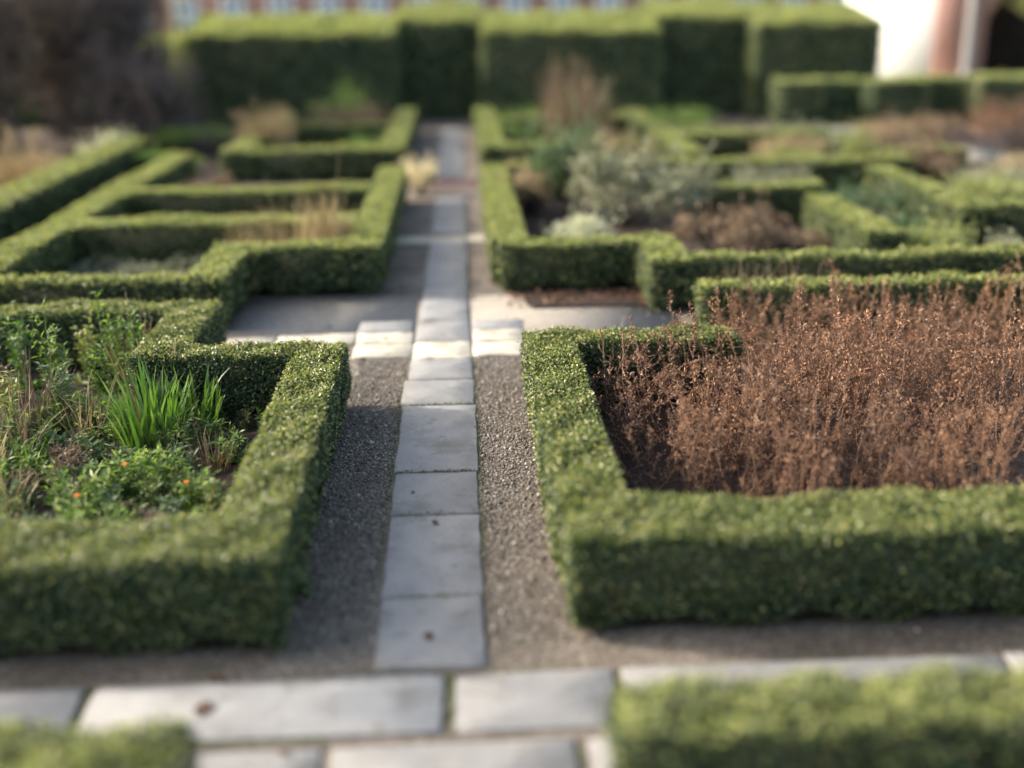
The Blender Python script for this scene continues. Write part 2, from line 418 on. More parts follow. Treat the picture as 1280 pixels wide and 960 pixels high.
# ------------------------------------------------------------------ hedges
def hedge(name, label, cat, rects, h, leaf, dens, mat, group=None, h_of=None, lit_mat=None, lump=.014, gap=.055, twigs=True, ragged=.045, rnd=.035, tips=.62):
    """a clipped hedge on a plan of rectangles: a skin of leaves over a mass of dark twigs"""
    cx = np.mean([(r[0] + r[1]) / 2 for r in rects]); cy = min(r[2] for r in rects)
    root = thing(name, label, cat, (cx, cy, 0), 0, group)
    O = np.array([cx, cy, 0])
    Ps, Ns = [], []

    def hh(x, y, r):
        hgt = r[4] if len(r) > 4 else h
        return hgt + (h_of(x, y, r) if h_of else 0)
    for ri, r in enumerate(rects):
        x0, x1, y0, y1 = r[:4]; w, d = x1 - x0, y1 - y0
        hm = (r[4] if len(r) > 4 else h)
        faces = [('t', w * d), ('f', w * hm), ('b', w * hm), ('l', d * hm), ('r', d * hm)]
        for f, area in faces:
            k = int(area * dens)
            if f == 'b': k = int(k * .55)
            a, b = rng.random(k), rng.random(k)
            z = b * hm
            if f == 't': x, y, N = x0 + a * w, y0 + b * d, (0, 0, 1.)
            elif f == 'f': x, y, N = x0 + a * w, np.full(k, y0), (0, -1., 0)
            elif f == 'b': x, y, N = x0 + a * w, np.full(k, y1), (0, 1., 0)
            elif f == 'l': x, y, N = np.full(k, x0), y0 + a * d, (-1., 0, 0)
            else: x, y, N = np.full(k, x1), y0 + a * d, (1., 0, 0)
            H = hh(x, y, r)
            z = H.copy() if isinstance(H, np.ndarray) and f == 't' else (np.full(k, H) if f == 't' else z / hm * H)
            keep = np.ones(k, bool)
            for rj, q in enumerate(rects):
                if rj != ri:
                    qh = q[4] if len(q) > 4 else h
                    e = 1e-4 if rj > ri else -1e-4
                    keep &= ~((x > q[0] - e) & (x < q[1] + e) & (y > q[2] - e) & (y < q[3] + e) & (z < qh + .001 + (e if f == 't' else .05)))
            Nn = np.tile(N, (k, 1))
            if f != 't':  # ragged hem, bare at the foot
                hem = ragged + .035 * np.sin(x * 9 + y * 7) + .02 * np.sin(x * 23 - y * 19) + .03 * rng.random(k)
                keep &= z > hem
                Nn = Nn + np.array([0, 0, .35])
                # rounded shoulder
                sh = np.clip((z - (H - rnd * 1.6)) / (rnd * 1.6), 0, 1) ** 2 * rnd
                P = np.c_[x, y, z] - np.array(N) * sh[:, None]
                tuck = np.clip(1 - z / .22, 0, 1) ** 1.5 * min(.05, .11 * hm)
                P -= np.array(N) * tuck[:, None]
            else:
                ed = np.minimum.reduce([x - x0, x1 - x, y - y0, y1 - y])
                P = np.c_[x, y, z - np.clip(1 - ed / (rnd * 1.2), 0, 1) ** 2 * rnd * .6]
            Ps.append(P[keep]); Ns.append(Nn[keep])
    P, N = np.concatenate(Ps), np.concatenate(Ns)
    wave = np.sin(P[:, 0] * 6.1 + P[:, 1] * 3.7) * np.cos(P[:, 1] * 5.3 - P[:, 2] * 7) + .7 * np.sin(P[:, 0] * 14.3 + P[:, 2] * 17 - P[:, 1] * 12.7)
    Nu = nrm(N)
    P = P + Nu * (lump * wave - gap * rng.random(len(P)) ** 1.6 + .3 * gap * (rng.random(len(P)) ** 6))[:, None]
    stray = rng.random(len(P)) < .02
    P = P + Nu * (stray * rng.uniform(0, 1.6, len(P)) * leaf)[:, None]
    low = np.sin(P[:, 0] * 1.9 + 1.1) * np.cos(P[:, 1] * 1.5) + .6 * np.sin(P[:, 0] * 3.7 - P[:, 1] * 2.9)
    P[:, 2] += np.where(N[:, 2] > .9, .012, .005) * low * (h / .5) ** .7
    s = Soup(); leaves(s, P - O, N, leaf, leaf * .58, .75)
    s.build('foliage', mat, root)
    if lit_mat is not None:
        top = rng.random(len(P)) < np.where(N[:, 2] > .9, tips, tips * .14)  # paler leaves, mostly on top, imitate sunlight falling on the hedge
        s2 = Soup(); leaves(s2, P[top] + nrm(N[top]) * .016 - O, N[top], leaf, leaf * .58, .75); s2.build('sunlit_tips', lit_mat, root)
    # dark twiggy inside
    c = Soup(); ins = gap * .9 + .012
    for k, r in enumerate(rects):
        hm = r[4] if len(r) > 4 else h
        e = .003 * k
        box(c, r[0] + ins + e - cx, r[1] - ins - e - cx, r[2] + ins + e - cy, r[3] - ins - e - cy, min(.03, ragged) + e, hm - ins - e)
        if twigs:
            w, d = r[1] - r[0], r[3] - r[2]; k2 = int(max(w, d) * 16)
            b = np.c_[r[0] + w * (.2 + .6 * rng.random(k2)), r[2] + d * (.2 + .6 * rng.random(k2)), np.zeros(k2)]
            t = b + rng.normal(size=(k2, 3)) * [.05, .05, 0] + [0, 0, min(.3, hm * .6)]
            tubes(c, stems(b - O, t - O, 4, .008), .007)
    c.build('branches', M_twig, root)
    return root


HB = .49
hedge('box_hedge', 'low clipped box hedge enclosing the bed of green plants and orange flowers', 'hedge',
      [(-4.3, -.84, 4.40, 4.87), (-1.18, -.83, 4.87, 7.70), (-1.95, -1.18, 7.38, 7.70), (-2.3, -1.95, 7.38, 8.9), (-5.2, -2.3, 8.55, 8.9)], HB, .019, 21000, M_box, lit_mat=M_box_lit)
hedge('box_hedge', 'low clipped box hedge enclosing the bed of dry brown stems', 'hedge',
      [(.45, 4.4, 4.46, 4.92), (.43, .78, 4.92, 7.82), (.78, 1.95, 7.48, 7.82)], HB, .019, 21000, M_box, lit_mat=M_box_lit)
hedge('box_hedge', 'box hedge seen just above the dry brown stems, second from the front on the right', 'hedge', [(1.97, 6.4, 8.87, 9.15)], .5, .03, 7000, M_box_far, lit_mat=M_box_lit_far)
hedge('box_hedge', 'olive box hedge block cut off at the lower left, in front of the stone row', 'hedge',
      [(-2.4, -.97, 2.5, 3.28)], HB, .026, 9000, M_box_far, lump=.025, lit_mat=M_box_lit_far)
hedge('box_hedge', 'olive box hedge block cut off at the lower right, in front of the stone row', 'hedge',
      [(.49, 2.7, 3.06, 3.40)], HB, .026, 9000, M_box_far, lump=.025, lit_mat=M_box_lit_far)
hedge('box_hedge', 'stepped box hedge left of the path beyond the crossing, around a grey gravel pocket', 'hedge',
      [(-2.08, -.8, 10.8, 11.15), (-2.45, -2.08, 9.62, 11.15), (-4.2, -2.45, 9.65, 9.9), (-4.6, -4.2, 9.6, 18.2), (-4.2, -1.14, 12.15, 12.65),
       (-1.14, -.78, 11.15, 16.3), (-4.2, -1.14, 14.3, 14.75)], HB, .028, 7500, M_box_far, lit_mat=M_box_lit_far)
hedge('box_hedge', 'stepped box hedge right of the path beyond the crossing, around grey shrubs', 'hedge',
      [(.37, 1.72, 10.75, 11.1), (1.72, 2.12, 9.95, 11.1), (2.12, 6.2, 9.98, 10.25), (.3, .66, 11.1, 16.3), (2.9, 4.6, 13.9, 14.35), (4.1, 4.5, 11.0, 13.2), (.66, 6.6, 16.1, 16.5)], HB, .028, 7500, M_box_far, lit_mat=M_box_lit_far)
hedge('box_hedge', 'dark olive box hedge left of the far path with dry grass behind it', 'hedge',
      [(-3.4, -.9, 18.2, 18.7), (-1.3, -.9, 18.7, 25), (-3.8, -3.4, 18.2, 24.5), (-3.4, -1.3, 21.8, 22.2)], HB, .045, 2600, M_box_far, lit_mat=M_box_lit_far)
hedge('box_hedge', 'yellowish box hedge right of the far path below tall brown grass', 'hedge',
      [(.35, 3.0, 18.3, 18.8), (.35, .75, 18.8, 25), (3.4, 3.8, 17.2, 24), (3.8, 6.4, 19.4, 19.9), (.75, 3.4, 22.6, 23)], HB, .045, 2600, M_box_far, lit_mat=M_box_lit_far)
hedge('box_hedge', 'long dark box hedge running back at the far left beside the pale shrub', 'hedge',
      [(-6.0, -5.45, 11.5, 20.4)], HB, .04, 2600, M_box_far, lit_mat=M_box_lit_far)
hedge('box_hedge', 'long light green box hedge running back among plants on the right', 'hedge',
      [(5.6, 6.0, 12.3, 15.4), (6.0, 7.2, 12.3, 12.7), (6.4, 7.8, 17.0, 17.4)], HB, .04, 2600, M_box_far, lit_mat=M_box_lit_far)

# tall yew hedge at the back: three forward sections, two recessed between them
slope = lambda x, y, r: np.clip((y - r[2]) * .19, 0, .36)
YEW = [('dark low part of the tall yew hedge half hidden behind the bare shrubs', (-20, -6.4, 27.2, 28.6), 1.75),
       ('left section of the tall yew hedge, longest, beside the bare purple-brown shrubs', (-6.1, -1.37, 26.4, 29.2), 2.0),
       ('dark recessed yew hedge section at the end of the stone path', (-1.36, .59, 27.6, 29.8), 2.24),
       ('middle forward section of the tall yew hedge behind tall brown grass', (.6, 4.66, 26.4, 29.2), 2.0),
       ('dark recessed yew hedge section between the middle and right ones', (4.67, 6.85, 27.5, 29.8), 2.26),
       ('right end section of the tall yew hedge, olive green, before a white wall', (6.86, 9.72, 26.4, 29.2), 2.12)]
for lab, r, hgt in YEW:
    hedge('yew_hedge', lab, 'tall hedge', [r], hgt, .06, 2300, M_yew, 'sections of the tall yew hedge', h_of=slope, lit_mat=M_yew_lit, lump=.03, gap=.09, ragged=.02, twigs=False, rnd=.07, tips=.97)

LOWH = [('low hedge block with a bright left end, first from the tall hedge', (7.0, 7.95, 24.7, 25.6), .95, M_yew),
        ('grey-green recessed low hedge block above the pale gravel walk', (7.96, 8.95, 25.3, 26.0), .93, M_herb_blue),
        ('dark low hedge block below the white wall', (8.96, 10.2, 24.5, 25.4), .95, M_yew),
        ('light recessed low hedge block below the brick pier', (10.21, 11.29, 25.2, 25.9), .95, M_herb_blue),
        ('low hedge block with a yellowish end behind orange-brown dry plants', (11.3, 14.2, 24.4, 25.4), 1.0, M_yew)]
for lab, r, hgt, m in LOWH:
    hedge('low_hedge', lab, 'low hedge', [r], hgt, .05, 2400, m, 'low hedge blocks below the porch', lit_mat=M_yew_lit, lump=.02, gap=.08, twigs=False, ragged=.02, tips=.8)


# ------------------------------------------------------------------ plants
def rand_disc(n, r):
    a = rng.uniform(0, 2 * PI, n); q = r * np.sqrt(rng.random(n))
    return np.c_[q * np.cos(a), q * np.sin(a), np.zeros(n)]


def dry_clump(root, nst=9, spread=.10, h=.62, heads=16):
    b = rand_disc(nst, spread)
    lean = rng.normal(size=(nst, 3)) * [.10, .10, 0]
    hs_ = h * rng.uniform(.38, 1.12, nst)
    t = b * 2.0 + lean + np.c_[np.zeros((nst, 2)), hs_]
    K = 8; P = stems(b, t, K, .010)
    fall = (rng.random(nst) < .16)[:, None] * np.linspace(0, 1, K)[None] ** 2          # some stems bend over or break
    fa = rng.uniform(0, 2 * PI, nst)[:, None]
    P[..., 0] += fall * np.cos(fa) * .28; P[..., 1] += fall * np.sin(fa) * .28; P[..., 2] *= 1 - .45 * fall
    s = Soup(); tubes(s, P, np.linspace(.0042, .0016, K)[None], 4)
    m = nst * 5; i = rng.integers(0, nst, m); u = rng.uniform(.25, .97, m) * (K - 1); k = u.astype(int); f = (u - k)[:, None]
    q = P[i, k] * (1 - f) + P[i, np.minimum(k + 1, K - 1)] * f
    d = nrm(rng.normal(size=(m, 3)) * [1, 1, .5] + [0, 0, 1.2]) * rng.uniform(.03, .12, (m, 1))
    Q = stems(q, q + d, 5, .007); tubes(s, Q, np.linspace(.0019, .0009, 5)[None], 3)
    s.build('stems', M_dry_stem, root)
    e = Soup(); m = nst * heads
    i = rng.integers(0, nst, m); u = (1 - rng.random(m) ** 1.9 * .7) * (K - 1.01); k = u.astype(int); f = (u - k)[:, None]
    p1 = P[i, k] * (1 - f) + P[i, np.minimum(k + 1, K - 1)] * f + rng.normal(size=(m, 3)) * .006
    m = m // 2; i = rng.integers(0, len(Q), m); p2 = Q[i, rng.integers(2, 5, m)] + rng.normal(size=(m, 3)) * .005
    p = np.concatenate([p1, p2])
    leaves(e, p, rng.normal(size=p.shape), .021, .009, 1, .5, along=np.tile([0, 0, .8], (len(p), 1)))
    e.build('dry_leaves', M_dry_head, root)


DL, DG = 'dry rust-brown perennial with crumpled seed heads in the bed right of the path', 'dry brown perennials in the right bed'
protos = []
for k in range(14):
    r = thing('dry_perennial', DL, 'dry plant', (0, 0, 0), 0, DG)
    dry_clump(r, int(rng.integers(6, 11)), rng.uniform(.05, .11), rng.uniform(.44, .80), int(rng.integers(30, 52)))
    protos.append(r)
spots = []
tries = 0
while len(spots) < 150 and tries < 20000:
    tries += 1
    x, y = rng.uniform(1.0, 5.4), rng.uniform(5.25, 8.7)
    if y > 7.45 and x < 2.15: continue
    if x > 2.6 + (y - 5) * .62: continue
    if x < 1.06 + max(0, (6.9 - y)) * .36 and rng.random() < .94: continue
    if all((x - a) ** 2 + (y - b) ** 2 > .155 ** 2 for a, b in spots): spots.append((x, y))
for k, (x, y) in enumerate(spots):
    sc = rng.uniform(.75, 1.2) * (.75 if y < 5.8 else 1.0 if y > 6.9 else 1.0) * (1.08 if x < 2.3 and y > 6.7 else 1.0 if y > 8 else 1)
    p = protos[k] if k < len(protos) else copy_tree(protos[k % len(protos)], (0, 0, 0))
    p.location = (x, y, .012); p.rotation_euler = (rng.normal() * .11, rng.normal() * .11, rng.uniform(0, 6.28)); p.scale = (sc, sc, sc)

# pale broken stalks lying across the dry bed
for k in range(7):
    x, y = rng.uniform(1.5, 4.2), rng.uniform(5.8, 8.2)
    o = Soup(); a = rng.uniform(-.9, .9); L = rng.uniform(.3, .55)
    e = np.array([[math.cos(a) * L, math.sin(a) * L, rng.uniform(-.25, .1)]])
    b = np.array([[0, 0, 0.]])
    tubes(o, stems(b, e, 6, .012), np.linspace(.004, .002, 6)[None], 5)
    st = o.build('broken_stalk', M_brown); st.location = (x, y, rng.uniform(.3, .55))
    tag(st, 'grey-brown broken stalk leaning across the dry brown perennials', 'stalk', 'broken stalks in the dry bed')


def leafy(root, h, spread, nst, per, L, W, mat, stem_mat, flower=0):
    """leafy herb: upright stems with whorls of pointed leaves"""
    b = rand_disc(nst, spread * .4)
    t = b + rand_disc(nst, spread) + np.c_[np.zeros((nst, 2)), h * rng.uniform(.55, 1.05, nst)]
    K = 5; P = stems(b, t, K, .01)
    s = Soup(); tubes(s, P, np.linspace(.004, .002, K)[None], 4); s.build('stems', stem_mat, root)
    m = nst * per; i = rng.integers(0, nst, m); u = rng.uniform(.15, 1, m) ** .7 * (K - 1.01); k = u.astype(int); f = (u - k)[:, None]
    p = P[i, k] * (1 - f) + P[i, k + 1] * f
    d = nrm(rng.normal(size=(m, 3)) * [1, 1, .35] + [0, 0, .45])
    e = Soup(); leaves(e, p, np.tile([0, 0, 1.], (m, 1)) + d * -.2, L, W, .35, .25, along=d * 2)
    # rosette at the foot
    m2 = per * 4; a = rng.uniform(0, 2 * PI, m2); d2 = np.c_[np.cos(a), np.sin(a), np.full(m2, .5)]
    leaves(e, rand_disc(m2, spread * .8) + [0, 0, .02], np.tile([0, 0, 1.], (m2, 1)), L * 1.4, W * 1.3, .4, .2, along=d2 * 2)
    e.build('foliage', mat, root)
    for q in range(flower):
        fl = Soup(); c = P[q % nst, -1] + [0, 0, .015]
        for ring, nn, rr in ((0, 14, .021), (1, 11, .017), (2, 7, .011)):
            a = np.arange(nn) * 2 * PI / nn + ring * .2
            d = np.c_[np.cos(a), np.sin(a), np.full(nn, .15 + .3 * ring)]
            leaves(fl, np.tile(c, (nn, 1)) + [0, 0, .002 * ring], np.tile([0, 0, 1.], (nn, 1)), rr, .010, .1, .1, along=d * 4)
        fl.build('flower', M_orange, root)


HL, HG = 'small leafy green herb without flowers in the bed left of the path', 'leafy herbs in the left bed'
hp = []
for k in range(6):
    r = thing('leafy_herb', HL, 'herb', (0, 0, 0), 0, HG)
    leafy(r, rng.uniform(.16, .28), .09, int(rng.integers(7, 12)), (12, 10, 12, 14, 9, 16)[k], (.062, .055, .05, .07, .048, .04)[k], (.018, .017, .014, .02, .013, .009)[k], (M_fresh, M_herb_blue, M_fresh, M_fresh, M_herb, M_brown)[k], (M_herb, M_herb, M_brown, M_herb, M_brown, M_brown)[k])
    hp.append(r)
hs = []; tries = 0
while len(hs) < 100 and tries < 9000:
    tries += 1
    x, y = rng.uniform(-3.6, -1.32), rng.uniform(5.0, 7.5)
    if x > -1.42 - rng.random() * .3 and y > 5.5 and rng.random() < .85: continue
    if x < -2.2 - (y - 5) * .55: continue
    if -2.35 < x < -1.85 and 6.6 < y < 7.3 and rng.random() < .8: continue
    if y > 6.6 and rng.random() < .45: continue
    if all((x - a) ** 2 + (y - b) ** 2 > .13 ** 2 for a, b in hs): hs.append((x, y))
for k, (x, y) in enumerate(hs):
    p = hp[k] if k < len(hp) else copy_tree(hp[k % len(hp)], (0, 0, 0))
    sc = rng.uniform(.7, 1.2); p.location = (x, y, .012); p.rotation_euler = (0, 0, rng.uniform(0, 6.28)); p.scale = (sc, sc, sc)

ORG = [('leafy plant with one bright orange flower nearest the box hedge corner', -1.62, 5.98), ('leafy plant with one orange flower in the middle of the green bed', -2.02, 6.15),
       ('leafy plant with one orange flower at the left side of the green bed', -2.42, 6.18), ('leafy plant with one orange flower low in front of the green bed', -2.18, 5.62)]
for lab, x, y in ORG:
    r = thing('marigold_plant', lab, 'flower', (x, y, .012), rng.uniform(0, 6), 'orange flowers in the left bed')
    leafy(r, .24, .08, 8, 16, .045, .016, M_herb, M_herb, 1)


def blade_clump(name, label, cat, loc, n, spread, L, W, mat, lean=.35, droop=.5, group=None, stemsn=0, plume=None, stem_mat=None):
    r = thing(name, label, cat, loc, rng.uniform(0, 6), group)
    P = rand_disc(n, spread); az = np.arctan2(P[:, 1], P[:, 0]) + rng.normal(0, .6, n)
    s = Soup(); blades(s, P, az, L * rng.uniform(.55, 1.05, n) * (1 - .45 * (np.linalg.norm(P[:, :2], axis=1) / spread) ** 2 * (L > .6)), W * rng.uniform(.7, 1.2, n), np.abs(rng.normal(0, lean, n)) * .6, np.abs(rng.normal(0, droop, n)))
    s.build('blades', mat, r)
    if stemsn:
        b = rand_disc(stemsn, spread * .7); t = b * (2.5 if L < .6 else 1.15) + rng.normal(size=(stemsn, 3)) * [.1, .1, 0] * L + np.c_[np.zeros((stemsn, 2)), L * rng.uniform(.85 if L < .8 else .45, 1.2, stemsn) * (1 - .35 * np.clip(np.linalg.norm(b, axis=1) / spread, 0, 1) * (L > .8))]
        if L > 1.5: t[:, 0] -= .22 * t[:, 2] * rng.uniform(0, 1, stemsn)
        Pp = stems(b, t, 6, .01); q = Soup(); tubes(q, Pp, np.linspace(.005, .002, 6)[None], 4)
        q.build('stems', stem_mat or mat, r)
        if plume:
            e = Soup(); m = stemsn * 30; i = rng.integers(0, stemsn, m); u = rng.uniform(0, 1, m)[:, None]
            p = Pp[i, 4] * (1 - u) + Pp[i, 5] * u + rng.normal(size=(m, 3)) * .015
            leaves(e, p, rng.normal(size=(m, 3)), .05, .014, 1, .2, along=np.tile([0, 0, 1.], (m, 1))); e.build('plumes', plume, r)
    return r


blade_clump('iris_clump', 'tall bright green clump of broad upright blades in the green bed', 'plant', (-2.05, 6.95, .01), 150, .20, .66, .021, M_lush, .34, .5)
blade_clump('iris_clump', 'shorter green bladed clump right behind the tall bright one', 'plant', (-1.83, 7.2, .01), 60, .13, .48, .018, M_lush, .4, .6)
blade_clump('iris_clump', 'small tuft of narrow green blades at the left of the green bed', 'plant', (-2.75, 6.55, .01), 46, .10, .26, .010, M_lush, .4, .5)
for lab, x, y, L, n, m in [('thin yellow-brown dry grass tuft at the left edge of the green bed', -2.95, 6.35, .42, 60, M_tan), ('rust-brown dry stem tuft at the left edge of the green bed', -2.85, 6.75, .55, 30, M_brown),
                           ('sparse straw tuft beside the blue-green herbs on the left', -2.55, 7.1, .40, 34, M_tan), ('wispy straw tuft in front of the stepped box hedge corner', -2.2, 7.4, .5, 40, M_tan),
                           ('brown tangled stem tuft in front of the tall leafy plants', -2.95, 7.35, .5, 40, M_brown), ('tan dry stem tuft at the back of the left bed', -2.45, 8.2, .6, 40, M_tan), ('low straw tuft among the herbs at the left picture edge', -2.65, 5.95, .3, 40, M_tan),
                           ('grey-brown withered tuft next to the bright green clump', -1.6, 6.55, .24, 60, M_brown)]:
    blade_clump('dry_tuft', lab, 'dry grass', (x, y, .01), n, .12, L, .007, m, .5, .5, 'dry tufts in the left bed', 6, None, m)
for lab, x, y, h, m in [('tall light green leafy stalk plant before the second left hedge', -2.95, 7.75, .75, M_herb), ('tall green leafy stalk plant behind the bright bladed clump', -2.38, 7.9, .68, M_herb),
                        ('tall dull green plant at the left edge behind the dry tufts', -3.6, 7.7, .66, M_herb_blue), ('middle-sized yellow-green leafy plant behind dry tufts', -3.1, 7.15, .48, M_lime),
                        ('bushy green plant beside the inner hedge corner', -2.6, 7.65, .5, M_herb), ('loose grey-green plant in the left bed before the inner hedge', -2.75, 7.3, .5, M_herb_blue), ('half withered brown-green plant at the far left of the green bed', -3.3, 7.45, .6, M_brown),
                        ('light green tall plant against the second left hedge', -2.62, 8.15, .72, M_herb), ('dull green plant with narrow outline at the back of the left bed', -3.45, 7.95, .6, M_herb_blue),
                        ('yellow-green plant in the very back of the left bed', -2.9, 8.35, .6, M_lime), ('low bushy green plant between dry tufts on the left', -3.0, 6.9, .36, M_herb),
                        ('upright green plant by the left picture edge', -3.35, 8.2, .72, M_lush)]:
    r = thing('leafy_plant', lab, 'plant', (x, y, .01), rng.uniform(0, 6), 'tall leafy plants in the left bed')
    leafy(r, h, .13, 9, 26, .06, .022, m, M_herb)
# thin dead twigs over the bare soil in the green bed
for lab, x, y, a, L in [('long pale dead twig lying over bare soil in the green bed', -2.55, 6.9, .3, .5), ('pale dead twig propped up left in the green bed', -2.85, 6.6, .9, .45), ('short bent dead twig near the bright green clump', -2.3, 6.75, -.35, .3)]:
    o = Soup(); tubes(o, stems(np.array([[0, 0, 0.]]), np.array([[math.cos(a) * L, math.sin(a) * L, .12 * L + .1 * a]]), 7, .015), np.linspace(.005, .002, 7)[None], 5)
    st = o.build('dead_twig', M_straw); st.location = (x, y, .12); tag(st, lab, 'twig', 'dead twigs in the left bed')
# a small weed on the gravel and on the dark soil
for lab, x, y, m in [('small green weed on the gravel at the foot of the left hedge', -.86, 4.98, M_herb), ('lime green seedling on dark soil beside the dry stems', .98, 5.85, M_lime), ('blue-green weed on dark soil in the corner of the dry bed', .98, 5.28, M_herb_blue)]:
    r = thing('weed', lab, 'weed', (x, y, .005), 0)
    leafy(r, .09, .05, 5, 9, .05, .02, m, M_herb)


def shrub(name, label, loc, rx, ry, h, n, leaf, mat, group=None, cat='shrub', branch=26, bm=None, up=.3, clumps=16):
    """rounded shrub: leaves gathered in uneven clumps on a fan of branches"""
    r = thing(name, label, cat, loc, 0, group)
    d = nrm(rng.normal(size=(clumps, 3)) * [1, 1, .8]); d[:, 2] = np.abs(d[:, 2])
    cen = d * np.array([rx, ry, h * .55]) * rng.uniform(.55, .9, (clumps, 1)) + [0, 0, h * .38]
    i = rng.integers(0, clumps, n); o = nrm(rng.normal(size=(n, 3))) * (rng.random((n, 1)) ** .4)
    P = cen[i] + o * np.array([rx, ry, h * .5]) * rng.uniform(.28, .45, (clumps, 1))[i]
    P[:, 2] = np.abs(P[:, 2]) + .02
    ns = int(clumps * 4); i = rng.integers(0, clumps, ns); dd = nrm(cen[i] * [1, 1, .6] + rng.normal(size=(ns, 3)) * .35 * rx + [0, 0, .45 * h])
    L_ = rng.uniform(.25, .75, (ns, 1)) * max(h, .3); m = max(6, int(n * .3 / ns)); u = rng.random((ns, m, 1))
    SP = cen[i][:, None] + dd[:, None] * L_[:, None] * u + rng.normal(size=(ns, m, 3)) * .02
    SP = SP.reshape(-1, 3); SP[:, 2] = np.abs(SP[:, 2]); SD = np.repeat(dd, m, 0)
    s = Soup(); leaves(s, P, o + [0, 0, up], leaf, leaf * .4, .7, along=o + [0, 0, .5]); leaves(s, SP, rng.normal(size=SP.shape), leaf, leaf * .35, .7, along=SD); s.build('foliage', mat, r)
    b = rand_disc(branch, rx * .2); t = cen[rng.integers(0, clumps, branch)] * rng.uniform(.9, 1.25, (branch, 1))
    q = Soup(); tubes(q, stems(b, t, 5, .02), np.linspace(.012, .003, 5)[None], 4); q.build('branches', bm or M_twig, r)
    return r


# beyond the crossing, right of the path
shrub('grey_shrub', 'rounded silver-grey shrub with pale shoots behind the clipped hedge', (2.15, 13.9, 0), 1.0, .7, .95, 5200, .075, M_grey_leaf)
shrub('green_shrub', 'soft mid green shrub standing left behind the silver-grey one', (1.5, 15.0, 0), .6, .5, 1.15, 2600, .07, M_herb_blue)
shrub('pale_shrub', 'small whitish green mound just inside the hedge right of the path', (1.32, 12.1, 0), .36, .3, .50, 1400, .05, M_pale_flower)
shrub('pale_shrub', 'low tan-green mound beside the far path end behind the clipped hedge', (.95, 14.9, 0), .3, .4, .6, 1200, .06, M_straw)
for lab, x, y, rx, h, m in [('reddish-brown withered shrub at the inner corner of the stepped hedge', 2.9, 12.2, .55, .55, M_brown), ('low reddish-brown withered plant right of the grey shrub', 3.4, 13.2, .5, .35, M_brown),
                            ('flat brown withered patch plant before the yellowish hedge end', 3.7, 12.3, .55, .22, M_brown), ('golden tan seed plant behind the grey shrub', 2.6, 18.0, .6, .75, M_tan),
                            ('light green mound between far hedges on the right', 5.0, 16.9, .8, .6, M_lime), ('grey-green mound behind the light green one', 6.1, 19.2, 1.0, .6, M_herb_blue),
                            ('brown dry bush on the right before the low hedges', 7.4, 18.6, .8, .75, M_brown), ('yellow-green small bush beside the brown dry bush', 6.3, 17.6, .35, .7, M_lime),
                            ('dull green bush along the foot of the tall hedge', 4.6, 23.5, .9, .6, M_herb), ('orange-brown dry bush at the right edge below the low hedge', 10.3, 20.4, 1.1, .95, M_dry_head),
                            ('light green bush at the right picture edge', 7.0, 14.3, .8, .5, M_lime), ('grey-green bush right of the yellowish hedge end', 5.0, 12.2, .6, .4, M_herb_blue),
                            ('pale tan bush at the right picture edge behind green', 8.5, 16.2, .9, .6, M_straw), ('yellow-green bush at the end of the long right hedge', 5.1, 11.4, .45, .45, M_lime),
                            ('pale sage mound in the middle of the far right beds', 4.2, 15.4, .7, .5, M_grey_leaf), ('tan feathery bush between two far right hedges', 5.4, 18.4, .8, .6, M_tan),
                            ('yellow-green mound at the far end of the right beds', 4.6, 21.0, .9, .5, M_lime), ('grey-green low bush before the pale gravel walk', 6.2, 21.2, 1.0, .45, M_grey_leaf),
                            ('pink-brown dry mound beside the pale gravel walk', 9.4, 22.6, 1.0, .5, M_brown), ('tan dry bush to the right of the pale gravel walk', 8.0, 20.9, .7, .5, M_tan),
                            ('pale sage bush at the right edge below the tan ones', 7.6, 15.2, .8, .5, M_grey_leaf), ('light green leafy mound over the long right hedge', 6.6, 13.6, .6, .65, M_lime),
                            ('sage green mound left of the long right hedge', 5.0, 13.8, .55, .5, M_herb_blue), ('brown feathery bush in the middle right bed', 6.9, 16.8, .7, .65, M_brown),
                            ('grey withered bush near the right picture edge', 5.9, 11.2, .5, .4, M_grey_leaf)]:
    shrub('bush', lab, (x, y, 0), rx, rx * .75, h, int(1500 * max(rx, .5)), .065, m, 'bushes in the far right beds', 'bush')
for lab, x, y, rx, h, m in [('grey-brown withered bush left of the far path', -2.3, 23.6, 1.1, .75, M_brown), ('dull green bush beyond the dry grass on the left', -2.4, 25.0, .7, 1.0, M_herb),
                            ('dull olive bush in front of the bare shrubs', -4.9, 21.5, .9, .6, M_herb), ('green bush beside the far left hedge', -5.0, 19.2, .7, .4, M_herb),
                            ('whitish grey shrub at the foot of the bare dark shrub', -6.1, 20.4, .5, .55, M_pale_flower), ('brown withered plant inside the far left bed', -3.5, 16.2, .5, .35, M_brown),
                            ('green plant tuft right of the dry grass', -1.6, 20.6, .5, .45, M_herb), ('low green bush by the far end of the path', .9, 21.5, .5, .5, M_herb),
                            ('low olive bush left of the tall brown grass', 1.4, 24.3, .8, .55, M_herb)]:
    shrub('bush', lab, (x, y, 0), rx, rx * .75, h, int(1400 * max(rx, .5)), .07, m, 'bushes in the far left beds' if x < 0 else 'bushes by the far path', 'bush')
blade_clump('ornamental_grass', 'tall tan ornamental grass clump before the left part of the tall hedge', 'grass clump', (-3.45, 20.6, 0), 600, .5, 1.15, .018, M_tan, .2, .35, 'ornamental grasses', 26, M_straw, M_tan)
blade_clump('ornamental_grass', 'very tall brown ornamental grass clump before the middle of the tall hedge', 'grass clump', (2.2, 21.6, 0), 420, .62, 1.75, .016, M_brown, .22, .35, 'ornamental grasses', 60, M_brown, M_brown)
